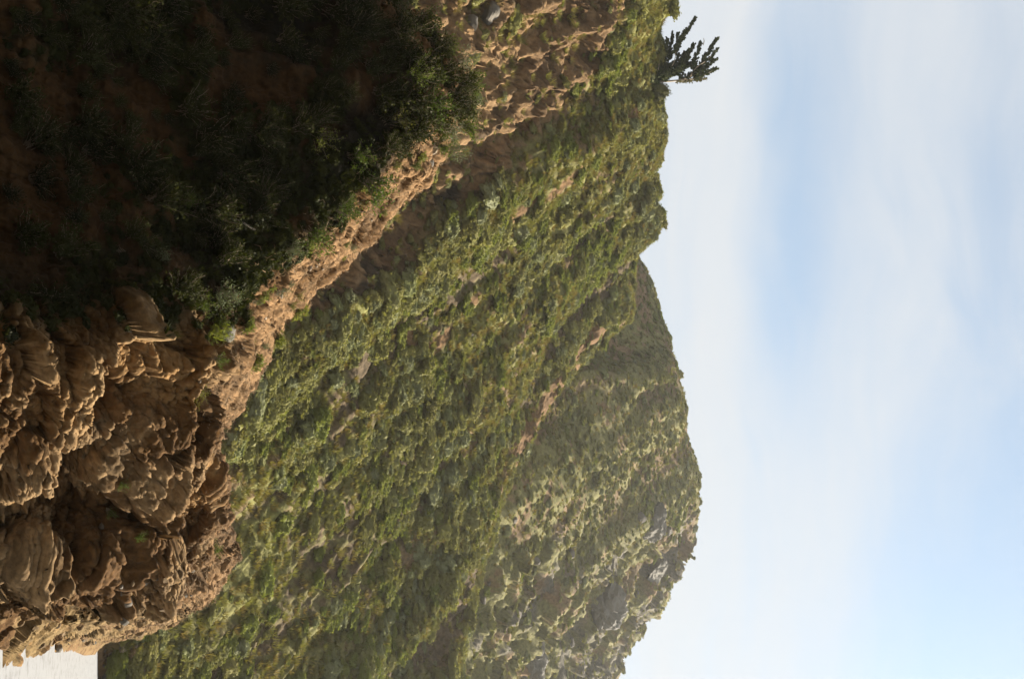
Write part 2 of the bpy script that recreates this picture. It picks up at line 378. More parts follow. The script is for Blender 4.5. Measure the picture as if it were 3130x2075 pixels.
def displace_C(h):
    n = gnormals(h)
    rocky = smooth01(cC, 850, 1080)
    crest = smooth01(sC, 3.9, 4.4)
    rubble = smooth01(cC, 1740, 1830)
    face = 1-crest
    d = .50*fbm(h*.28, 3, .5, 51) + .22*fbm(h*.8, 3, .55, 52, True)
    # leaning beds of rock that stand out as ledges: saw-tooth profile, worn and broken along its length
    bed = h[..., 2]*1.0 + h[..., 0]*.16 + h[..., 1]*.10
    w = .75*fbm(h*.45, 3, .55, 53) + .22*fbm(h*1.6, 2, .5, 66)
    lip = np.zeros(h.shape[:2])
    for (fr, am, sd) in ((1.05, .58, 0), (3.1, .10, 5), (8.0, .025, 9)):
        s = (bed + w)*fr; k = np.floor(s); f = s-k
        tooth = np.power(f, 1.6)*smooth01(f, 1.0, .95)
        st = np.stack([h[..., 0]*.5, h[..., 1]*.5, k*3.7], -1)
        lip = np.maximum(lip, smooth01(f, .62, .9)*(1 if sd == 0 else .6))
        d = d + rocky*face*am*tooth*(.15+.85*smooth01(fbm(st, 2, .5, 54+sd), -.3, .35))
    d = d + rocky*face*.10*fbm(h*.9, 4, .6, 55, True)
    d = d + (1-rocky)*face*.22*fbm(h*np.array([1.2, .6, .45]), 3, .55, 56, True)
    d = d + rubble*.22*fbm(h*1.5, 4, .6, 57, True) + crest*(1-rubble)*.16*fbm(h*1.4, 4, .6, 67, True)
    msk = np.maximum(rocky, crest); sub = np.where(msk.ravel() > .02)[0]; hf = h.reshape(-1, 3)[sub]
    f1, c1 = facets(hf*np.array([.6, .6, 1.7]), 1); f2, c2 = facets(hf*np.array([1.7, 1.7, 4.2]), 2); f3, c3 = facets(hf*np.array([4.5, 4.5, 10]), 8); f4, c4 = facets(hf*np.array([13, 13, 20]), 9)
    blk = np.zeros(msk.size); blk[sub] = .36*f1 + .22*f2 + .09*f3 + .035*f4 - .10*smooth01(c1, .06, 0) - .05*smooth01(c2, .06, 0)
    d = d + blk.reshape(msk.shape)*msk*(1-.72*crest*smooth01(cC, 1600, 1400)-.4*crest*smooth01(cC, 1400, 1600))
    d = d*(.45+.55*smooth01(np.abs(sC-6), 0, .5))*smooth01(cC, 1930, 1760)
    h = h + n*d[..., None]
    n = gnormals(h)
    e = (.085-.055*rocky)*fbm(h*2.6, 4, .62, 58, True) + .03*fbm(h*7.0, 3, .6, 59, True)
    fl_ = smooth01(cC, 1740, 1860)*smooth01(cC, 1984, 1945); sub = np.where(fl_.ravel() > .01)[0]; hf = h.reshape(-1, 3)[sub]
    g1, _ = facets(hf*1.3, 12); g2, _ = facets(hf*3.6, 13); rb = np.zeros(fl_.size); rb[sub] = .16*g1+.08*g2
    e = e*smooth01(cC, 1985, 1940) + rb.reshape(fl_.shape)*fl_
    h = h + n*e[..., None]
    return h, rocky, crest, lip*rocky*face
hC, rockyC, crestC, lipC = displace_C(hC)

def mixc(c, d, m): return c*(1-m[..., None]) + np.asarray(d)*m[..., None]
def tint_A():
    h = hA; n1 = fbm(h*.05, 3, .5, 61); n2 = fbm(h*.22, 3, .55, 62); n3 = fbm(h*1.1, 3, .6, 63)
    c = np.ones(h.shape)*np.array([.112, .102, .037])
    c = mixc(c, [.152, .145, .047], smooth01(n1+.4*n2, -.15, .3))
    c = mixc(c, [.15, .10, .05], smooth01(n2+.6*n3, .10, .36))
    strk = smooth01(gulA*-1+.35*n2+.2*n3, .16, .42)
    c = mixc(c, [.085, .060, .034], strk)
    ixp, iyp, _ = proj(h)
    top = smooth01(ixp+60*n2, 1830, 1960)*smooth01(iyp, 520, 250)
    c = mixc(c, [.155, .148, .048], top)
    soil = np.ones(h.shape)*np.array([.095, .056, .026])
    soil = mixc(soil, [.17, .105, .05], smooth01(fbm(h*.13, 3, .5, 64)+.3*n3 + .35*smooth01(iyp, 500, 100), -.05, .35))
    soil = mixc(soil, [.04, .027, .015], smooth01(fbm(h*.3, 3, .6, 65), .15, .4)*smooth01(iyp, 250, 480))
    c = c*(1-soilA[..., None]) + soil*soilA[..., None]
    # orange earth showing on the edge of the spur and in a few slides
    e = np.exp(-((ixp-np.interp(iyp, [900, 1040, 1150, 1300, 1450, 1700], [1905, 1812, 1728, 1622, 1545, 1480]))/38.0)**2)*smooth01(iyp, 965, 1010)*(1-.45*smooth01(iyp, 1250, 1500))*smooth01(iyp, 1720, 1560)
    for (a, b, r1, r2, ang) in ((1245, 1020, 70, 22, .9), (1935, 350, 40, 18, 2.2), (1730, 560, 110, 16, 2.4), (1600, 640, 90, 18, 2.4), (1330, 1060, 100, 26, 2.3), (1440, 930, 60, 18, 2.3)):
        dx = ixp-a; dy = iyp-b; ca, sa = math.cos(ang), math.sin(ang)
        e = np.maximum(e, np.exp(-((dx*ca+dy*sa)/r1)**2-((-dx*sa+dy*ca)/r2)**2))
    c = mixc(c, [.13, .075, .034], smooth01(e+.25*n3+.2*n2, .35, .7))
    bareA[...] = np.maximum(np.maximum(soilA, smooth01(e+.25*n3, .35, .7)), .8*strk)
    return c
bareA = np.zeros(soilA.shape)
colA = tint_A()
def tint_B():
    h = hB; n1 = fbm(h*.05, 3, .5, 71); n2 = fbm(h*.2, 3, .55, 72); n3 = fbm(h*.9, 3, .6, 73)
    c = np.ones(h.shape)*np.array([.125, .115, .043])
    c = mixc(c, [.142, .132, .047], smooth01(n1+.4*n2, -.1, .3))
    c = mixc(c, [.16, .105, .055], smooth01(n2+.5*n3, .12, .4))
    c = mixc(c, [.125, .082, .044], smooth01(.3*n2-gulB, .08, .32)*.85)
    c = mixc(c, [.10, .088, .065], rockB*smooth01(fbm(h*.12, 3, .6, 74)+.3*n3, .02, .3))
    return c
colB = tint_B()
def tint_C():
    h = hC; n1 = fbm(h*.35, 3, .5, 81); n2 = fbm(h*1.2, 3, .55, 82); n3 = fbm(h*4.0, 3, .6, 83)
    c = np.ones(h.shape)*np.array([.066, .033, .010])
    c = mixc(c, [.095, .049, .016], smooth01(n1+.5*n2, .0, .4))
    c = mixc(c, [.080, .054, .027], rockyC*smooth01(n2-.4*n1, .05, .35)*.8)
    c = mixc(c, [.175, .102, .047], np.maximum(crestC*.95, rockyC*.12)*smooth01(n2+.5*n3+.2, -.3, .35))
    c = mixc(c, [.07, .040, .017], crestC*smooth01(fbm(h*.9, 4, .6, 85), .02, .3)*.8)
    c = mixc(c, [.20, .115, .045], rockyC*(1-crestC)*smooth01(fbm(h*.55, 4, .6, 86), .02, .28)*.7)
    c = mixc(c, [.21, .135, .066], lipC*smooth01(n2+.4*n3, -.35, .3)*.85)  # ledge lips painted paler so they read as sunlit edges
    c = c*(1-.35*((1-rockyC)*(1-crestC))[..., None])  # shade of the left face deepened by darkening its colour
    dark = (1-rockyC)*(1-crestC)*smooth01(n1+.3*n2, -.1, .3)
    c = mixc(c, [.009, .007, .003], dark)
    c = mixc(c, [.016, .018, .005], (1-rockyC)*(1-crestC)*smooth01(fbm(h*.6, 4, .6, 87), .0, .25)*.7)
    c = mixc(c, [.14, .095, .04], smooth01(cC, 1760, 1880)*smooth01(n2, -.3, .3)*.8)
    return c
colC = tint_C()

def terrain(name, h, col, mat):
    nr, nc = h.shape[:2]
    o = new_obj(name, mesh_np(name, h, grid_faces(nr, nc)[:, ::-1] if False else grid_faces(nr, nc), mat, col))
    return tag(o, kind='structure')
o_hill = terrain('hillside', hA, colA, M_HILL)
o_far = terrain('far_hillside', hB, colB, M_HILL)
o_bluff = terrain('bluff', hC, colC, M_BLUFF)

# the beach runs on under everything as one sheet
def build_beach():
    m = bpy.data.materials.new('pale_sand'); m.use_nodes = True; nt = m.node_tree; N = nt.nodes.new; L = nt.links.new
    b = nt.nodes['Principled BSDF']; b.inputs['Roughness'].default_value = .6
    geo = N('ShaderNodeNewGeometry'); mp = N('ShaderNodeMapping'); mp.inputs['Scale'].default_value = (1.2, .6, 1); L(geo.outputs['Position'], mp.inputs[0])
    n = N('ShaderNodeTexNoise'); n.inputs['Scale'].default_value = 3; n.inputs['Detail'].default_value = 10; n.inputs['Roughness'].default_value = .75; L(mp.outputs[0], n.inputs['Vector'])
    cr = N('ShaderNodeValToRGB'); e = cr.color_ramp.elements; e[0].position = .33; e[0].color = (.07, .066, .066, 1); e[1].position = .5; e[1].color = (.20, .205, .215, 1)
    L(n.outputs['Fac'], cr.inputs[0]); L(cr.outputs[0], b.inputs['Base Color'])
    v = [(-900, -300, 0), (900, -300, 0), (900, 1500, 0), (-900, 1500, 0)]
    me = bpy.data.meshes.new('beach'); me.from_pydata(v, [], [(0, 1, 2, 3)]); me.materials.append(m)
    tag(new_obj('beach', me), kind='structure')
build_beach()

# dark earth sheet added around the standpoint to cut sand bounce onto the bluff
def build_ground():
    h = np.zeros((40, 60, 3)); x = np.linspace(-60, 1, 60)[None, :]; y = np.linspace(-40, 18, 40)[:, None]
    h[..., 0] = x + 3.0*smooth01(y, 16, 2); h[..., 1] = y; h[..., 2] = .05 + .12*fbm(np.stack(np.broadcast_arrays(x*.3, y*.3, 0*x*y), -1), 3) 
    h[:, -1, 2] = -.1
    c = np.ones(h.shape)*np.array([.045, .032, .016])
    terrain('bounce_cut_ground', h, c, M_BLUFF)
build_ground()

# ------------------------------------------------------------------ finding places on the terrain
class Surf:
    def __init__(self, h):
        self.h = h.reshape(-1, 3); self.n = gnormals(h).reshape(-1, 3)
        self.ix, self.iy, self.f = proj(self.h)
SA, SB, SCc = Surf(hA), Surf(hB), Surf(hC)
if SA.n[:, 2].mean() < 0: SA.n *= -1
if SB.n[:, 2].mean() < 0: SB.n *= -1
if SCc.n[:, 2].mean() < 0: SCc.n *= -1
ZW, ZH = 392, 260; zbuf = np.full((ZW, ZH), 1e9)
for s_ in (SA, SB, SCc):
    a = (s_.ix/8).astype(int); b = (s_.iy/8).astype(int); k = (a >= 0) & (a < ZW) & (b >= 0) & (b < ZH)
    np.minimum.at(zbuf, (a[k], b[k]), s_.f[k])
zmax = zbuf.copy()
def visible(s_, idx, tol=1.03):
    a = (s_.ix[idx]/8).astype(int); b = (s_.iy[idx]/8).astype(int); k = (a >= 0) & (a < ZW) & (b >= 0) & (b < ZH)
    z = np.full(len(idx), -1.0); z[k] = zbuf[a[k], b[k]]
    return k & (s_.f[idx] <= z*tol+.3)
def at(s_, ix, iy):
    d = (s_.ix-ix)**2+(s_.iy-iy)**2
    k = np.argsort(d)[:12] if False else np.argpartition(d, 12)[:12]
    k = k[s_.f[k] < s_.f[k].min()*1.05]
    j = k[np.argmin(d[k])]
    return j

# ------------------------------------------------------------------ plants
def rand_dirs(rng, n):
    v = rng.normal(size=(n, 3)); return v/np.linalg.norm(v, axis=1, keepdims=True)
def tri_leaves(rng, pos, size, nrm=None, asp=1.0):
    n = len(pos); d = rand_dirs(rng, n)
    if nrm is not None: d = d + nrm*1.5; d /= np.linalg.norm(d, axis=1, keepdims=True)
    t = np.cross(d, rand_dirs(rng, n)); t /= np.linalg.norm(t, axis=1, keepdims=True)+1e-9
    b = np.cross(d, t); s = (size*(.6+.8*rng.rand(n)))[:, None]
    v = np.stack([pos - t*s*.5*asp, pos + b*s*.45, pos + t*s*.5*asp, pos - b*s*.45], 1).reshape(-1, 3)
    return v, np.arange(n*4).reshape(n, 4)
def bush_mesh(name, seed, mat, nleaf=420, leaf=.16, flat=.8, lump=.45, core=.93):
    rng = np.random.RandomState(seed)
    def rad(d): return (.78 + lump*fbm(d*1.7+seed*3.3, 3, .5, seed))
    d = rand_dirs(rng, nleaf*2); d = d[d[:, 2] > -.35][:nleaf]
    p = d*(rad(d)*(.82+.24*rng.rand(len(d))))[:, None]*np.array([1, 1, flat])
    v, f = tri_leaves(rng, p, leaf, d)
    th = np.linspace(0, 2*math.pi, 17)[:-1]; ph = np.linspace(-.5, math.pi/2, 8)
    g = np.stack([np.cos(ph)[:, None]*np.cos(th), np.cos(ph)[:, None]*np.sin(th), np.sin(ph)[:, None]*np.ones(16)], -1)
    c = g*(rad(g)*core)[..., None]*np.array([1, 1, flat]); c = c.reshape(-1, 3)
    i = np.arange(8*16).reshape(8, 16); j = np.roll(i, -1, 1)
    cf = np.stack([i[:-1], j[:-1], j[1:], i[1:]], -1).reshape(-1, 4)
    return mesh_np(name, np.concatenate([v, c]), np.concatenate([f, cf+len(v)]), mat, None, False)
def tuft_mesh(name, seed, mat, n=46):
    rng = np.random.RandomState(seed); V = []; F = []
    a = rng.rand(n)*6.283; r = .55*np.sqrt(rng.rand(n)); ln = .6+.6*rng.rand(n); lean = .25+.6*rng.rand(n)
    base = np.stack([r*np.cos(a), r*np.sin(a), np.full(n, -.1)], -1)
    tip = base + np.stack([np.cos(a)*lean*ln, np.sin(a)*lean*ln, ln], -1)
    w = np.stack([-np.sin(a), np.cos(a), 0*a], -1)*.07
    v = np.stack([base-w, base+w, tip], 1).reshape(-1, 3)
    return mesh_np(name, v, np.arange(3*n).reshape(n, 3), mat, None, False)

M_SCRUB = mat_leaf('scrub_leaf', [(0.134, 0.122, 0.041), (0.162, 0.154, 0.050), (0.192, 0.180, 0.060), (0.170, 0.168, 0.070), (0.206, 0.186, 0.065)], .3, .5)
M_GREY = mat_leaf('sage_leaf', [(0.150, 0.154, 0.077), (0.174, 0.178, 0.094), (0.154, 0.162, 0.066)], .25, .5)
M_DRY = mat_leaf('dry_grass', [(0.186, 0.132, 0.053), (0.162, 0.144, 0.048), (0.210, 0.150, 0.072), (0.150, 0.142, 0.043)], .3, .3)
M_LUSH = mat_leaf('lush_leaf', [(0.126, 0.138, 0.034), (0.150, 0.164, 0.040), (0.174, 0.180, 0.046)], .35, 1.0)
HB = [bush_mesh('scrub_bush_mesh%d' % k, 100+k, M_SCRUB if k < 4 else (M_GREY if k < 6 else M_LUSH), 620, .13, .80+.1*(k % 3), .55) for k in range(7)]
TU = [tuft_mesh('tuft_mesh%d' % k, 200+k, M_DRY if k < 3 else M_SCRUB) for k in range(5)]

def instance_stuff(name, protos, pos, rot, scl, idx):
    """one ground-cover object: points that carry copies of a few plants"""
    lib = bpy.data.collections.new(name+'_library')
    for k, me in enumerate(protos):
        lib.objects.link(bpy.data.objects.new('%s_plant_%02d' % (name, k), me))
    me = bpy.data.meshes.new(name); me.vertices.add(len(pos)); me.vertices.foreach_set('co', np.ascontiguousarray(pos, np.float32).ravel())
    a = me.attributes.new('rot', 'FLOAT_VECTOR', 'POINT'); a.data.foreach_set('vector', np.ascontiguousarray(rot, np.float32).ravel())
    a = me.attributes.new('scl', 'FLOAT_VECTOR', 'POINT'); a.data.foreach_set('vector', np.ascontiguousarray(scl, np.float32).ravel())
    a = me.attributes.new('pick', 'INT', 'POINT'); a.data.foreach_set('value', np.ascontiguousarray(idx, np.int32))
    o = new_obj(name, me)
    ng = bpy.data.node_groups.new(name, 'GeometryNodeTree')
    ng.interface.new_socket('Geometry', in_out='INPUT', socket_type='NodeSocketGeometry'); ng.interface.new_socket('Geometry', in_out='OUTPUT', socket_type='NodeSocketGeometry')
    N = ng.nodes.new; L = ng.links.new
    gi, go = N('NodeGroupInput'), N('NodeGroupOutput'); ip = N('GeometryNodeInstanceOnPoints'); ci = N('GeometryNodeCollectionInfo')
    ci.inputs['Collection'].default_value = lib; ci.inputs['Separate Children'].default_value = True; ci.inputs['Reset Children'].default_value = True
    def attr(nm, ty):
        n = N('GeometryNodeInputNamedAttribute'); n.data_type = ty; n.inputs[0].default_value = nm; return n.outputs['Attribute']
    L(gi.outputs[0], ip.inputs['Points']); L(ci.outputs[0], ip.inputs['Instance']); ip.inputs['Pick Instance'].default_value = True
    L(attr('pick', 'INT'), ip.inputs['Instance Index']); L(attr('rot', 'FLOAT_VECTOR'), ip.inputs['Rotation']); L(attr('scl', 'FLOAT_VECTOR'), ip.inputs['Scale'])
    L(ip.outputs[0], go.inputs[0])
    md = o.modifiers.new('cover', 'NODES'); md.node_group = ng
    return o

def scatter(s_, dens, n, rng):
    """n random grid points weighted by dens (which includes the cell area)"""
    c = np.cumsum(dens.ravel()); c /= c[-1]
    return np.searchsorted(c, rng.rand(n))
def cell_area(h):
    a = np.linalg.norm(np.cross(np.gradient(h, axis=1), np.gradient(h, axis=0)), axis=-1); return np.minimum(a, np.percentile(a, 99))
def frame_w(s_, shp, lo=-150, hi=2250):
    return ((s_.iy > lo) & (s_.iy < hi) & (s_.ix > 150)).reshape(shp).astype(float)
rng = np.random.RandomState(77)
ixA, iyA = SA.ix.reshape(iA.shape), SA.iy.reshape(iA.shape)
clump = smooth01(fbm(hA*.10, 3, .5, 91)+.8*fbm(hA*.35, 2, .5, 92), -.2, .2)
topgrass = smooth01(ixA, 1850, 1950)*smooth01(iyA, 480, 250)
dA = cell_area(hA)*frame_w(SA, iA.shape)*(1-.93*bareA)*(.1+.9*clump)*(1-.8*topgrass)*(tA < 1.03)*(tA > .05)
dB = cell_area(hB)*frame_w(SB, iB.shape)*(1-.75*rockB)*(tB < 1.02)*(tB > -.05)*(.4+.6*smooth01(fbm(hB*.12, 3, .5, 93), -.3, .2))
kA = scatter(SA, dA, 12500, rng); kB = scatter(SB, dB, 6500, rng)
bp = np.concatenate([SA.h[kA], SB.h[kB]]); bn = np.concatenate([SA.n[kA], SB.n[kB]])
bv = np.concatenate([visible(SA, kA), visible(SB, kB)]); bf = np.concatenate([SA.f[kA], SB.f[kB]])
nb = len(bp)
br = np.clip(.36*np.exp(.5*rng.normal(size=nb)), .16, 1.15)
br *= np.where(np.arange(nb) < len(kA), 1, .88)
pick = rng.choice(7, nb, p=[.2, .19, .17, .16, .1, .1, .08])
lush = fbm(bp*.05, 2, .5, 95) > .22
pick = np.where(lush & (rng.rand(nb) < .45), 6, pick)
scl = np.stack([br*(1.0+1.1*rng.rand(nb)), br*(.85+.3*rng.rand(nb)), br*(.75+.5*rng.rand(nb))], -1)
# stand between the slope's normal and the vertical
upd = bn*.35 + np.array([0, 0, .75]); upd /= np.linalg.norm(upd, axis=1, keepdims=True)
tilt_x = np.arctan2(-upd[:, 1], upd[:, 2]); tilt_y = np.arcsin(np.clip(upd[:, 0], -1, 1))
rotz = rng.rand(nb)*6.283
# keep only bearing free of euler order trouble: tilt only, the meshes differ enough
rot = np.stack([tilt_x, tilt_y, rotz*0], -1)
# longer along the fall line, as the scrub grows in ribs down the slope
fl = np.array([.65, -.75, -.75])[None]*np.ones((nb, 1)) + rng.normal(size=(nb, 3))*.35
yv = np.cross(upd, fl); yv /= np.linalg.norm(yv, axis=1, keepdims=True); xv = np.cross(yv, upd)
rot = np.array([tuple(Matrix((xv[i], yv[i], upd[i])).transposed().to_euler()) for i in range(nb)])
bp = bp - upd*(br*.12)[:, None]
show = np.where(bv, br/bf, 0); big = np.argsort(-show)[:280]
KIND = (('scrub_bush', 'round olive green scrub bush'), ('sage_bush', 'grey green sage bush'), ('green_bush', 'bright green leafy bush'))
def zone(p, far):
    ix, iy, _ = proj(p)
    if far: return 'on the far hill right of the gully' if iy < 1600 else 'among the rocks of the far hill'
    if ix > 1750: return 'high on the slope near the cypress ridge' if iy < 450 else 'high on the slope below the notched skyline'
    if iy < 700: return 'on the slope beside the tan earth scar' if ix < 1450 else 'on the upper left of the green slope'
    if ix < 800: return 'low on the right of the slope near the sand' if iy > 1500 else 'low on the slope just above the bare crest'
    return 'in the middle of the green slope' if iy < 1350 else 'on the right hand part of the green slope'
for i in big:
    k = pick[i]; kind = 0 if k < 4 else (1 if k < 6 else 2); z_ = zone(bp[i], i >= len(kA))
    o = new_obj(KIND[kind][0], HB[k]); o.location = bp[i]; o.rotation_euler = rot[i]; o.scale = scl[i]
    tag(o, KIND[kind][1]+' '+z_, 'bush', KIND[kind][1]+'es '+z_)
rest = np.setdiff1d(np.arange(nb), big)
tag(instance_stuff('hillside_scrub', HB, bp[rest], rot[rest], scl[rest], pick[rest]), 'low green coastal scrub covering the hillside', 'scrub', kind='stuff')
# finer cover: tufts of grass and small herbs
dA2 = cell_area(hA)*frame_w(SA, iA.shape)*(1-.85*bareA)*(tA < 1.03)*(tA > .03); dB2 = cell_area(hB)*frame_w(SB, iB.shape)*(1-.6*rockB)*(tB < 1.02)
kA = scatter(SA, dA2, 15000, rng); kB = scatter(SB, dB2, 7000, rng)
tp = np.concatenate([SA.h[kA], SB.h[kB]]); tn = np.concatenate([SA.n[kA], SB.n[kB]]); nt_ = len(tp)
up2 = tn*.5+np.array([0, 0, .7]); up2 /= np.linalg.norm(up2, axis=1, keepdims=True)
trot = np.stack([np.arctan2(-up2[:, 1], up2[:, 2]), np.arcsin(np.clip(up2[:, 0], -1, 1)), 0*up2[:, 0]], -1)
ts = (.22+.26*rng.rand(nt_))[:, None]*np.ones((1, 3))
tag(instance_stuff('hillside_grass', TU, tp, trot, ts, rng.randint(0, 5, nt_)), 'dry and green grass tufts between the bushes', 'grass', kind='stuff')

# ------------------------------------------------------------------ unseen cliff added behind the standpoint to block sky light from the bluff
def build_sky_block_cliff():
    path = np.array([(-26, 21), (-24, 8), (-24, -8), (-18, -24), (2, -30), (24, -30), (44, -34)], float)
    net = []
    for k, (t, z) in enumerate(((0, -.5), (1.5, 9), (5, 20), (11, 30), (20, 34))):
        c = np.array([6, 0.0]); d = path-c; d /= np.linalg.norm(d, axis=1, keepdims=True)
        q = path+d*t; net.append(np.column_stack([q, np.full(len(q), z)]))
    h, _, _ = resample(np.array(net), 60, 160, None, None, 2, 4)
    h = h + gnormals(h)*(1.6*fbm(h*.15, 4, .55, 131, True))[..., None]
    c = np.ones(h.shape)*np.array([.04, .035, .016]); c = mixc(c, [.08, .048, .02], smooth01(fbm(h*.2, 3, .5, 132), 0, .3))
    terrain('sky_block_cliff', h, c, M_BLUFF)
build_sky_block_cliff()

# ------------------------------------------------------------------ leafy shrubs on the near bluff
def tube(pts, r0, r1, n=6):
    pts = np.asarray(pts, float); m_ = len(pts); d = np.gradient(pts, axis=0); d /= np.linalg.norm(d, axis=1, keepdims=True)+1e-9
    a = np.cross(d, np.array([.31, .17, .93])); a /= np.linalg.norm(a, axis=1, keepdims=True)+1e-9; b = np.cross(d, a)
    r = np.linspace(r0, r1, m_)[:, None, None]; th = np.linspace(0, 2*math.pi, n, endpoint=False)
    v = pts[:, None] + r*(np.cos(th)[None, :, None]*a[:, None]+np.sin(th)[None, :, None]*b[:, None])
    i = np.arange(m_*n).reshape(m_, n); j = np.roll(i, -1, 1)
    f = np.stack([i[:-1], j[:-1], j[1:], i[1:]], -1).reshape(-1, 4)
    return v.reshape(-1, 3), f
def join(parts):
    V = []; F = []; k = 0
    for v, f in parts: V.append(v); F.append(f+k); k += len(v)
    return np.concatenate(V), np.concatenate(F)
def shrub_meshes(name, seed, mat, twig, stems=26, per=34, leaf=.05, spread=.8, droop=.25, hgt=1.0, asp=1.5):
    rng = np.random.RandomState(seed); st = []; LV = []; LN = []
    for k in range(stems):
        a = rng.rand()*6.283; ln = hgt*(.55+.5*rng.rand()); out = spread*(.15+.85*rng.rand())
        t = np.linspace(0, 1, 7)[:, None]
        d = np.array([math.cos(a), math.sin(a), 0])
        p = d*out*(t**1.3)*.75 + np.array([0, 0, 1])*ln*(t - droop*t*t*out) + rng.normal(size=(7, 3))*.02
        p += rng.normal(size=3)*np.array([.06, .06, 0])
        st.append(tube(p, .012, .004, 4))
        u = .25+.75*rng.rand(per)**.7; q = np.stack([np.interp(u, t[:, 0], p[:, c]) for c in range(3)], -1)
        q += rng.normal(size=q.shape)*.055; LV.append(q); LN.append(np.tile(d*.35+np.array([0, 0, .5]), (per, 1)))
    q = np.concatenate(LV); v, f = tri_leaves(rng, q, leaf, np.concatenate(LN), asp)
    sv, sf = join(st)
    return mesh_np(name+'_foliage', v, f, mat, None, False), mesh_np(name+'_stems', sv, sf, twig, None, True)
M_TWIG = mat_rock('grey_twig', (.10, .075, .05), (.22, .17, .12), 8, .2)
M_SHR_SHADE = mat_leaf('shrub_leaf_shade', [(.014, .015, .004), (.020, .023, .006), (.029, .032, .008), (.036, .038, .01)], .35, 3)  # shaded copy of the shrub leaf: the bluff's shade is put into the colour
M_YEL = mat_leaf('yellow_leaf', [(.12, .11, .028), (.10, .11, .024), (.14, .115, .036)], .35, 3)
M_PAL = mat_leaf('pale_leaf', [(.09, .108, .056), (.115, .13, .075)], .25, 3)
M_SHR_LIT = mat_leaf('shrub_leaf_lit', [(.05, .075, .014), (.07, .095, .018), (.09, .11, .024)], .4, 3)  # lit copy of the shrub leaf: sunlight is put into the brighter green
SHR = {'green_lit': [shrub_meshes('lit_shrub%d' % k, 310+k, M_SHR_LIT, M_TWIG, 24, 30, .042, .85) for k in range(3)], 'green': [shrub_meshes('green_shrub%d' % k, 300+k, M_SHR_SHADE, M_TWIG) for k in range(4)],
       'yellow': [shrub_meshes('yellow_shrub%d' % k, 320+k, M_YEL, M_TWIG, 22, 24, .042, .9) for k in range(2)],
       'pale': [shrub_meshes('pale_shrub%d' % k, 330+k, M_PAL, M_TWIG, 24, 30, .04, .7) for k in range(2)],
       'grassy': [shrub_meshes('grass_clump%d' % k, 340+k, M_LUSH, M_TWIG, 40, 14, .06, .9, .6, .9, 3.2) for k in range(2)]}
def put_shrub(kind, var, ix, iy, size, label, group=None, surf=None, lean=.5, cat='shrub', name=None):
    s_ = surf or SCc; j = at(s_, ix, iy); p = s_.h[j]; n = s_.n[j]
    u = n*lean + np.array([0, 0, 1-lean]); u /= np.linalg.norm(u)
    root = new_obj(name or {'green': 'leafy_shrub', 'green_lit': 'lit_shrub', 'yellow': 'yellow_shrub', 'pale': 'pale_shrub', 'grassy': 'grass_clump'}[kind], None)
    root.location = p - n*.03
    root.rotation_euler = (Vector(u).to_track_quat('Z', 'Y').to_matrix() @ Matrix.Rotation(random.random()*6.28, 3, 'Z')).to_euler()
    k = size*(.9+.2*random.random()); root.scale = (k, k, k*(.85+.3*random.random()))
    fm, sm = SHR[kind][var % len(SHR[kind])]
    new_obj('foliage', fm, root); new_obj('stems', sm, root)
    return tag(root, label, cat, group)
rs = np.random.RandomState(404)
# the dark thicket that crowns the left end of the bluff
def inside_thicket():
    while True:
        iy = -60+rs.rand()*520; ix = 640+rs.rand()*800
        top = np.interp(iy, [-100, 0, 120, 250, 330, 420, 470], [1190, 1225, 1330, 1425, 1425, 1385, 1300])
        if 0 < top-ix < 420-rs.rand()*300: return ix, iy, top
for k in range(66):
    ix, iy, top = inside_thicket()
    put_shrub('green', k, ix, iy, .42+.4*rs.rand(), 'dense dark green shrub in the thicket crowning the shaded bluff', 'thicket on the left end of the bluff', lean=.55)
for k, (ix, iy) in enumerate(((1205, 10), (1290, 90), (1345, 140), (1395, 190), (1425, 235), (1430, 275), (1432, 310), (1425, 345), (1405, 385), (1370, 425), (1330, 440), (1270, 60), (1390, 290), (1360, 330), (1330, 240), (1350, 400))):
    put_shrub('green_lit' if k % 3 else 'pale', k, ix-8, iy, .42+.25*rs.rand(), 'sunlit shrub along the rounded top edge of the left bluff', 'shrubs along the top edge of the bluff', lean=.2)
for k in range(230):
    iy = rs.rand()*950; ix = 20+rs.rand()*1050
    if ix > 1150-.5*iy or rs.rand() < .6*(iy/900): continue
    wh = ('near the bottom of the shaded bluff' if ix < 330 else ('halfway up the shaded bluff' if ix < 680 else 'on the shaded bluff just under the thicket')) + (' by the left edge' if iy < 330 else (' beside the bare crest' if iy > 620 else ''))
    put_shrub('green', k, ix, iy, .22+.5*rs.rand()**1.5, 'small dark shrub '+wh, 'small dark shrubs '+wh, lean=.6)
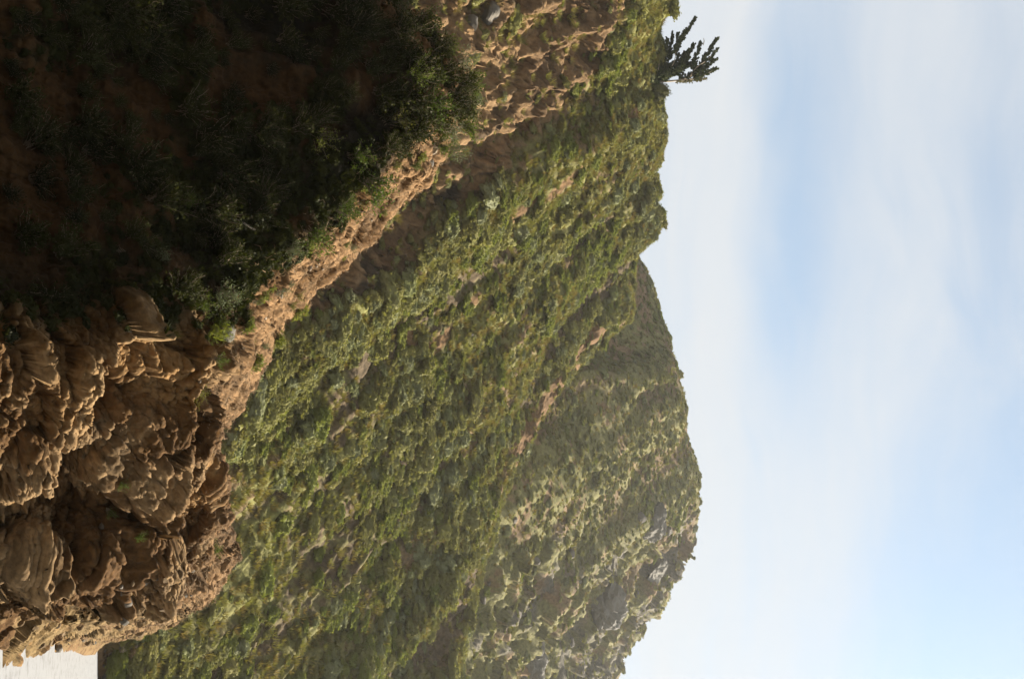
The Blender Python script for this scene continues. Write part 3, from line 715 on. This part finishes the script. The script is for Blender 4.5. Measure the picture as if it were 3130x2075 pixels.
NAMED = [('yellow', 0, 960, 415, .62, 'yellow leaved shrub catching sun in the middle of the shaded bluff'),
         ('green_lit', 1, 1065, 480, .62, 'bright green shrub just below the yellow shrub on the bluff'),
         ('green_lit', 2, 1110, 545, .72, 'sunlit green bush hanging at the end of the dark thicket'),
         ('yellow', 1, 1190, 370, .60, 'yellow green shrub between the thicket and the bare crest'),
         ('green_lit', 3, 1235, 230, .62, 'bright green shrub lit inside the dark thicket'),
         ('green_lit', 0, 1290, 330, .75, 'large lit green bush under the rounded top of the thicket'),
         ('pale', 0, 1360, 460, .55, 'grey green bush beside the white boulder on the crest'),
         ('yellow', 0, 672, 675, .40, 'dry yellow shrub at the end of the grey branch'),
         ('green_lit', 2, 548, 630, .35, 'small lit green shrub left of the dry yellow one'),
         ('pale', 1, 465, 790, .34, 'thin pale sprig alone on the dark bluff face'),
         ('pale', 0, 665, 885, .48, 'pale green shrub overhanging the edge of the bare crest'),
         ('grassy', 0, 640, 1005, .42, 'tuft of yellow green leaves at the notch of the crest'),
         ('green_lit', 1, 600, 925, .45, 'soft green shrub below the notch in the crest'),
         ('green_lit', 3, 1030, 640, .45, 'green shrub at the ragged upper rim of the bare crest'),
         ('green_lit', 0, 940, 700, .50, 'lit leafy shrub where the crest meets the shade'),
         ('pale', 1, 870, 760, .40, 'small pale shrub at the sunny rim of the bluff'),
         ('yellow', 1, 1090, 620, .38, 'low yellow shrub on the bare tan crest'),
         ('grassy', 1, 930, 735, .34, 'spiky grass clump on the rim of the bare crest'),
         ('green_lit', 2, 412, 1640, .22, 'tiny green plant on the rocky buttress'),
         ('green_lit', 1, 640, 1682, .30, 'small green plant near the top of the rocky buttress'),
         ('green_lit', 0, 365, 1475, .20, 'dark green sprig on the brown rock face'),
         ('green_lit', 3, 325, 1560, .20, 'lowest dark sprig on the brown rock buttress'),
         ('grassy', 0, 905, 945, .38, 'bright green grass where the slope meets the bare crest'),
         ('grassy', 1, 840, 1040, .36, 'second bright green grass clump behind the bare crest')]
for (kd, v_, ix, iy, sz, lb) in NAMED: put_shrub(kd, v_, ix, iy, sz, lb)

for k in range(34):
    iy = 470+rs.rand()*830; c_ = np.interp(iy, [470, 600, 800, 970, 1100, 1300], [1330, 1225, 1070, 850, 800, 660])
    put_shrub(('green_lit', 'yellow', 'pale', 'grassy')[k % 4], k, c_-12-rs.rand()**1.5*190, iy, .14+.2*rs.rand(), 'small tuft of growth rooted in the bare sunlit crest', 'small plants on the bare crest', lean=.3, name='crest_plant', cat='plant')
# low dark growth that covers the shaded face between the shrubs
def face_cover():
    rg = np.random.RandomState(15)
    w = cell_area(hC)*(1-rockyC)*(1-crestC)*(sC > .2)*smooth01(fbm(hC*.6, 4, .6, 87), -.05, .25)*(cC > -120)*(.35+.65*smooth01(sC, 1.2, 3.0))
    k = scatter(SCc, w, 2600, rg); n = len(k)
    u = SCc.n[k]*.6+np.array([0, 0, .5]); u /= np.linalg.norm(u, axis=1, keepdims=True)
    r = np.stack([np.arctan2(-u[:, 1], u[:, 2]), np.arcsin(np.clip(u[:, 0], -1, 1)), 0*u[:, 0]], -1)
    tf = [tuft_mesh('face_tuft_mesh%d' % q, 260+q, M_SHR_SHADE, 40) for q in range(2)] + [bush_mesh('face_herb_mesh%d' % q, 270+q, M_SHR_SHADE, 160, .3, .7, .5, .6) for q in range(3)]
    tag(instance_stuff('bluff_ground_cover', tf, SCc.h[k], r, (.05+.10*rg.rand(n))[:, None]*np.ones((1, 3)), rg.randint(0, 5, n)), 'low dark growth covering the shaded bluff face', 'ground cover', kind='stuff')
face_cover()
# dead stalks, roots and dry mats on the bare crest
def dry_mat():
    rg = np.random.RandomState(9)
    w = cell_area(hC)*((sC > 3.9) & (sC < 6.1) & (cC > 380) & (cC < 1900))
    k = scatter(SCc, w, 9000, rg); p = SCc.h[k]; n = SCc.n[k]
    t = np.cross(n, rand_dirs(rg, len(k))); t += np.array([.3, -.2, -.25]); t /= np.linalg.norm(t, axis=1, keepdims=True)
    ln = (.05+.16*rg.rand(len(k))**1.5)[:, None]; b = np.cross(n, t); wd = (.003+.004*rg.rand(len(k)))[:, None]
    a0 = p+n*.005; a1 = p+t*ln*.5+n*(.02+.06*rg.rand(len(k)))[:, None]+b*ln*rg.normal(size=(len(k), 1))*.15; a2 = p+t*ln+n*.02*rg.rand(len(k))[:, None]
    v = np.stack([a0-b*wd, a0+b*wd, a1-b*wd, a1+b*wd, a2-b*wd*.5, a2+b*wd*.5], 1).reshape(-1, 3)
    i = np.arange(len(k))[:, None]*6
    f = np.concatenate([i+np.array([0, 1, 3, 2]), i+np.array([2, 3, 5, 4])])
    o = new_obj('dry_stalks', mesh_np('dry_stalks', v, f, mat_rock('dry_stalk', (.12, .075, .036), (.21, .145, .08), 5, .1), None, False))
    tag(o, 'mat of dead stalks and roots on the bare crest', 'dry stalks', kind='stuff')
dry_mat()

# ------------------------------------------------------------------ boulders
def rock_mesh(name, seed, mat, sub=18, cuts=9, rough=.10):
    rg = np.random.RandomState(seed)
    th = np.linspace(0, 2*math.pi, sub*2+1)[:-1]; ph = np.linspace(-math.pi/2, math.pi/2, sub+1)
    g = np.stack([np.cos(ph)[:, None]*np.cos(th), np.cos(ph)[:, None]*np.sin(th), np.sin(ph)[:, None]*np.ones(sub*2)], -1)
    v = g.reshape(-1, 3).copy()
    for _ in range(cuts):
        d = rand_dirs(rg, 1)[0]; c = .5+.35*rg.rand(); s = v@d; over = s > c
        v[over] -= d*((s[over]-c)*.92)[:, None]
    v *= 1+rough*fbm(v*2.2+seed, 4, .6, seed)[:, None]
    i = np.arange((sub+1)*sub*2).reshape(sub+1, sub*2); j = np.roll(i, -1, 1)
    f = np.stack([i[:-1], j[:-1], j[1:], i[1:]], -1).reshape(-1, 4)
    return mesh_np(name, v, f, mat, None, False)
M_PALE = mat_rock('pale_rock', (.17, .13, .09), (.28, .225, .165), 2.5)
M_GREYR = mat_rock('grey_rock', (.075, .066, .054), (.16, .14, .115), 1.0)
M_BROWN = mat_rock('brown_rock', (.06, .038, .018), (.15, .10, .05), 2.0)
M_FAR = mat_rock('far_rock', (.075, .07, .058), (.165, .15, .125), .35, .8)
RK = {'pale': [rock_mesh('pale_rock_mesh%d' % k, 500+k, M_PALE, 12) for k in range(4)],
      'grey': [rock_mesh('grey_rock_mesh%d' % k, 510+k, M_GREYR, 14) for k in range(4)],
      'brown': [rock_mesh('brown_rock_mesh%d' % k, 520+k, M_BROWN, 12) for k in range(5)],
      'far': [rock_mesh('far_rock_mesh%d' % k, 530+k, M_FAR, 30, 12, .45) for k in range(3)]}
def put_rock(kind, var, surf, ix, iy, rpx, label, group=None, sq=(1, 1, .8), sink=.35, name='boulder', cat='rock'):
    j = at(surf, ix, iy); p = surf.h[j]; n = surf.n[j]; r = rpx/FPX*surf.f[j]
    o = new_obj(name, RK[kind][var % len(RK[kind])]); r *= 1.2 if kind == 'far' else 1; o.location = p - n*r*(.05 if kind == 'far' else sink)
    o.rotation_euler = (random.uniform(-.5, .5), random.uniform(-.5, .5), random.uniform(0, 6.28)); o.scale = (r*sq[0], r*sq[1], r*sq[2])
    return tag(o, label, cat, group)
ROCKS = [('pale', 0, SCc, 862, 905, 17, 'pale round boulder in the middle of the bare crest'),
         ('pale', 1, SCc, 798, 966, 21, 'largest pale boulder low on the bare crest'),
         ('pale', 2, SCc, 948, 822, 11, 'upper of two small white stones on the crest rim'),
         ('pale', 3, SCc, 944, 848, 11, 'lower of two small white stones on the crest rim'),
         ('pale', 1, SCc, 1328, 455, 20, 'white boulder perched at the top of the crest beside a shrub'),
         ('grey', 1, SCc, 1318, 500, 20, 'grey slab leaning under the white boulder'),
         ('grey', 2, SCc, 700, 1010, 40, 'big dark slab jutting from the notch in the crest'),
         ('grey', 0, SCc, 680, 1095, 28, 'grey wedge of rock standing in the bare crest'),
         ('pale', 0, SCc, 390, 1015, 15, 'pale block on the end of the first rock ledge'),
         ('pale', 2, SCc, 608, 1170, 14, 'small pale block on the brown rock face'),
         ('grey', 3, SCc, 310, 1610, 14, 'small grey stone stuck in the rock buttress'),
         ('grey', 0, SA, 1228, 905, 34, 'grey rock showing through the green lower slope'),
         ('grey', 1, SA, 1440, 1020, 12, 'little grey stone beside a brown slide on the slope'),
         ('grey', 2, SA, 1500, 45, 42, 'grey rock face in the tan scar at the left edge'),
         ('grey', 3, SA, 1440, 75, 30, 'second grey rock lower in the tan scar'),
         ('brown', 2, SA, 1350, 100, 26, 'brown block at the foot of the tan scar'),
         ('brown', 0, SA, 1560, 20, 30, 'brown rock high in the tan scar by the edge'),
         ('far', 0, SB, 1825, 1850, 88, 'huge dark domed outcrop below the right skyline'),
         ('far', 1, SB, 2003, 1600, 52, 'large pale grey outcrop under the highest point of the ridge'),
         ('grey', 3, SB, 1962, 1585, 22, 'grey block beside the large outcrop under the summit'),
         ('grey', 0, SB, 2045, 1615, 26, 'grey block just above the large outcrop under the summit'),
         ('far', 2, SB, 1610, 2010, 60, 'dark overhanging rock at the right edge of the hill'),
         ('grey', 1, SB, 2128, 1660, 14, 'single boulder perched on the skyline right of the summit'),
         ('far', 1, SB, 2000, 1740, 50, 'dark crag below the skyline right of the summit'),
         ('grey', 2, SB, 1640, 1715, 14, 'white stone in the brown scree of the far slope'),
         ('grey', 0, SB, 1490, 1780, 14, 'pale stone at the upper end of the brown slide'),
         ('grey', 3, SB, 1478, 1838, 13, 'pale stone below another on the brown slide'),
         ('grey', 1, SB, 1582, 1880, 26, 'pale flat boulder under the dark domed outcrop'),
         ('grey', 2, SB, 1488, 1900, 10, 'small pale stone near the flat boulder'),
         ('grey', 0, SB, 1396, 1930, 12, 'lowest pale stone of the brown slide'),
         ('grey', 3, SB, 1746, 1690, 18, 'grey rock in the middle of the far slope'),
         ('grey', 1, SB, 1900, 1690, 14, 'pale stone left of the dark crag'),
         ('grey', 2, SB, 1942, 1812, 14, 'pale stone above the domed outcrop'),
         ('grey', 3, SB, 1750, 1960, 20, 'pale ledge below the domed outcrop'),
         ('grey', 0, SB, 1575, 1590, 13, 'pale stone at the left of the brown scree')]
for (kd, v_, sf, ix, iy, r, lb) in ROCKS: put_rock(kd, v_, sf, ix, iy, r, lb, name='outcrop' if r > 40 else 'boulder')
# broken rocks along the skyline right of the summit
for k, (ix, iy) in enumerate(((2098, 1695), (2075, 1735), (2058, 1765), (2045, 1800), (2028, 1832), (2002, 1868), (1985, 1890), (1962, 1925), (1938, 1950), (1915, 1990), (1898, 2030))):
    put_rock('grey', k, SB, ix-8, iy, 11+6*rs.rand(), 'knob of rock on the falling skyline right of the summit', 'rock knobs on the right skyline')
# rubble at the foot of the slope beside the sand, and on the lit flank of the bluff
for k in range(46):
    put_rock('grey' if k % 3 == 0 else ('brown' if k % 3 == 1 else 'pale'), k, SA, 318+rs.rand()**1.4*130, 1962+rs.rand()*120, 6+15*rs.rand(), 'broken block in the rubble between the sand and the green slope', 'rubble at the foot of the slope')
n_ = 0
while n_ < 90:
    iy = 1740+rs.rand()*240; ix = rs.rand()*620
    lo = np.interp(iy, [1740, 1800, 1900, 1980], [500, 330, 60, 40]); hi = np.interp(iy, [1740, 1830, 1930, 1980], [660, 600, 460, 200])
    if not lo < ix < hi: continue
    put_rock('brown' if n_ % 4 else 'grey', n_, SCc, ix, iy, 6+13*rs.rand()**2, 'brown stone in the sunlit rubble on the flank of the bluff', 'stones on the lit flank of the bluff'); n_ += 1
for k in range(60):
    iy = 560+rs.rand()*760; c_ = np.interp(iy, [560, 800, 970, 1100, 1300], [1240, 1070, 850, 800, 660])
    put_rock('pale' if k % 3 else 'brown', k, SCc, c_-15-rs.rand()*170, iy, 4+7*rs.rand()**2, 'small tan stone lying on the bare sunlit crest', 'small stones on the bare crest')

# ------------------------------------------------------------------ the grey dead branch on the bluff
def dead_branch():
    a = SCc.h[at(SCc, 697, 672)]+np.array([0, -.12, .05]); b = SCc.h[at(SCc, 765, 705)]+np.array([0, -.12, .05])
    t = np.linspace(0, 1, 9)[:, None]; p = a*(1-t)+b*t+np.array([0, 0, .05])*np.sin(t*3)+np.random.RandomState(3).normal(size=(9, 3))*.006
    v, f = join([tube(p, .022, .012, 7), tube(np.array([p[3], p[3]+(0.05, -.05, .06), p[3]+(.1, -.06, .13)]), .008, .003, 5)])
    o = new_obj('dead_branch', mesh_np('dead_branch', v, f, mat_rock('weathered_wood', (.25, .22, .18), (.42, .38, .33), 6, .3), None, True))
    tag(o, 'grey weathered branch lying on the dark bluff face', 'branch')
dead_branch()

# ------------------------------------------------------------------ the wind-bent cypress on the ridge
def cypress():
    D = float(SA.h[at(SA, 1978, 285)][1]) - .3
    def q(zx, zy, dd=0): return P(1900+zx/3.92, zy/3.92, D+dd)
    root = new_obj('cypress_tree', None); base = q(320, 1010); root.location = base
    bark = mat_rock('cypress_bark', (.20, .15, .10), (.40, .33, .25), 3, .3)
    leaf = mat_leaf('cypress_leaf', [(.028, .04, .015), (.045, .058, .02), (.06, .07, .025)], .12, 1.5)
    brown = mat_leaf('cypress_dead_leaf', [(.16, .11, .05), (.10, .085, .035)], .15, 1.5)
    rg = np.random.RandomState(71)
    def limb(pts, r0, r1):
        P3 = np.array([q(a, b, c) for (a, b, c) in pts])-base
        t = np.linspace(0, 1, len(pts)); u = np.linspace(0, 1, 12)
        P3 = np.stack([np.interp(u, t, P3[:, k]) for k in range(3)], -1); P3 = boxblur(P3, 0, 1)
        v, f = tube(P3, r0, r1, 8); return v, f
    v, f = join([limb([(260, 1040, 0), (330, 1010, 0), (450, 980, 0), (560, 975, -.2), (680, 972, -.3), (800, 940, 0), (950, 850, 0), (1080, 640, .2)], .16, .03)])
    new_obj('trunk', mesh_np('trunk', v, f, bark), root)
    limbs = [[(320, 1015, 0), (430, 940, .3), (530, 890, .3), (640, 840, .5), (760, 760, .5), (850, 600, .6)], [(400, 960, .2), (520, 830, .6), (600, 640, .8), (760, 450, .8), (880, 230, .8)],
             [(350, 990, .2), (440, 860, -.5), (460, 650, -.8), (450, 480, -.8)], [(430, 940, .3), (560, 860, -.4), (640, 740, -.5), (660, 520, -.6)],
             [(680, 972, -.3), (850, 950, -.6), (1000, 900, -.8), (1120, 830, -.8)], [(800, 940, 0), (900, 800, -.4), (1020, 730, -.4), (1130, 610, -.3)]]
    for L_ in limbs:
        v, f = limb(L_, .09, .02); new_obj('limb', mesh_np('limb', v, f, bark), root)
    v, f = limb([(975, 545, .2), (990, 500, .2), (983, 460, .2)], .05, .03); new_obj('dead_twig', mesh_np('dead_twig', v, f, bark), root)
    plumes = [((600, 640), (882, 222), 58), ((655, 780), (672, 420), 44), ((440, 880), (452, 455), 52), ((500, 880), (545, 480), 58), ((560, 740), (612, 400), 40), ((420, 900), (520, 640), 90),
              ((660, 840), (760, 640), 80), ((700, 800), (862, 545), 66), ((840, 840), (945, 515), 52), ((880, 880), (1145, 462), 56), ((1000, 760), (1138, 600), 46), ((860, 930), (1125, 715), 58),
              ((690, 950), (900, 880), 60), ((860, 950), (1130, 825), 56), ((340, 1000), (560, 840), 105), ((480, 960), (760, 800), 80), ((300, 1010), (430, 860), 120), ((330, 960), (440, 640), 110), ((420, 940), (640, 760), 110), ((560, 900), (860, 760), 90), ((560, 700), (690, 560), 40), ((780, 800), (800, 640), 50)]
    for (a, b, w) in plumes:
        a = np.array(a, float); b = np.array(b, float); ax = b-a; ln = np.linalg.norm(ax); ax /= ln; pr = np.array([-ax[1], ax[0]]); Q = []; DD = []
        ns = max(8, int(ln/11*max(w, 45)/50))
        for s_i in range(ns):
            t = (s_i+rg.rand())/ns; side = rg.choice([-1, 1]); wid = w*.62*(1-.75*t)*(.4+.9*rg.rand())+5
            o0 = a+ax*ln*t; tip = o0+ax*(14+26*rg.rand())+pr*side*wid+np.array([4, -10])*rg.rand()
            m_ = int(26+wid*.5); u = rg.rand(m_)[:, None]; Q.append(o0*(1-u)+tip*u+rg.normal(size=(m_, 2))*(4.5-2.5*u)); DD.append(rg.normal()*w*.007*(1-.6*t)+rg.normal(size=m_)*.05)
        Q = np.concatenate(Q); DD = np.concatenate(DD)
        p = P(1900+Q[:, 0]/3.92, Q[:, 1]/3.92, D + DD + .8*math.sin(a[0]*.05)) - base
        v, f = tri_leaves(rg, p, .15, None, 1.7)
        new_obj('foliage', mesh_np('cypress_foliage', v, f, leaf, None, False), root)
    n = 260; t = rg.rand(n); zx = 660+360*t+rg.normal(size=n)*8; zy = 985-22*t-20*t*t+rg.normal(size=n)*10
    v, f = tri_leaves(rg, P(1900+zx/3.92, zy/3.92, D-.3+rg.normal(size=n)*.3)-base, .16, None, 1.5)
    new_obj('dead_foliage', mesh_np('cypress_dead', v, f, brown, None, False), root)
    tag(root, 'dark wind-bent cypress tree standing on the ridge against the sky', 'tree')
    # the rounded bush sheltering at its foot
    me = bush_mesh('ridge_bush_mesh', 611, mat_leaf('ridge_bush_leaf', [(.05, .055, .02), (.08, .075, .03)], .15, .6), 2600, .085, 1.0, .5, .9)
    o = new_obj('ridge_bush', me); o.location = q(400, 1115, .2); o.scale = (1.1, 1.1, 2.0)
    tag(o, 'dense rounded brown green bush at the right foot of the cypress', 'bush')
    for k, (ix, iy, r, lb) in enumerate(((2018, 18, 15, 'dark bush on the skyline at the far left edge'), (2020, 52, 9, 'small dark bush between the left edge and the cypress'), (2006, 345, 16, 'rounded bush on the ridge just right of the cypress hollow'), (1998, 640, 17, 'square-topped bush on the ridge above the notch'), (1990, 670, 13, 'lower bush beside the square-topped one on the ridge'))):
        j = at(SA, ix, iy); rr = r/FPX*SA.f[j]*1.1
        o = new_obj('ridge_bush', HB[k % 4]); o.location = SA.h[j]; o.scale = (rr, rr, rr*1.1); o.rotation_euler = (0, 0, k); tag(o, lb, 'bush')
cypress()

# ------------------------------------------------------------------ sea air between the standpoint and the hill
def haze():
    me = bpy.data.meshes.new('haze'); x0, x1, y0, y1, z0, z1 = -920, 920, -310, 1520, -60, 125
    v = [(x, y, z) for z in (z0, z1) for y in (y0, y1) for x in (x0, x1)]
    me.from_pydata(v, [], [(0, 2, 3, 1), (4, 5, 7, 6), (0, 1, 5, 4), (1, 3, 7, 5), (3, 2, 6, 7), (2, 0, 4, 6)])
    m = bpy.data.materials.new('sea_air'); m.use_nodes = True; nt = m.node_tree; nt.nodes.clear()
    out = nt.nodes.new('ShaderNodeOutputMaterial'); pv = nt.nodes.new('ShaderNodeVolumePrincipled')
    pv.inputs['Color'].default_value = (.95, .95, .93, 1); pv.inputs['Density'].default_value = HAZE; pv.inputs['Anisotropy'].default_value = .55
    nt.links.new(pv.outputs[0], out.inputs['Volume']); me.materials.append(m)
    tag(new_obj('haze', me), 'thin bright sea haze in front of the hill', 'haze', kind='stuff')
HAZE = 0.00023
haze()
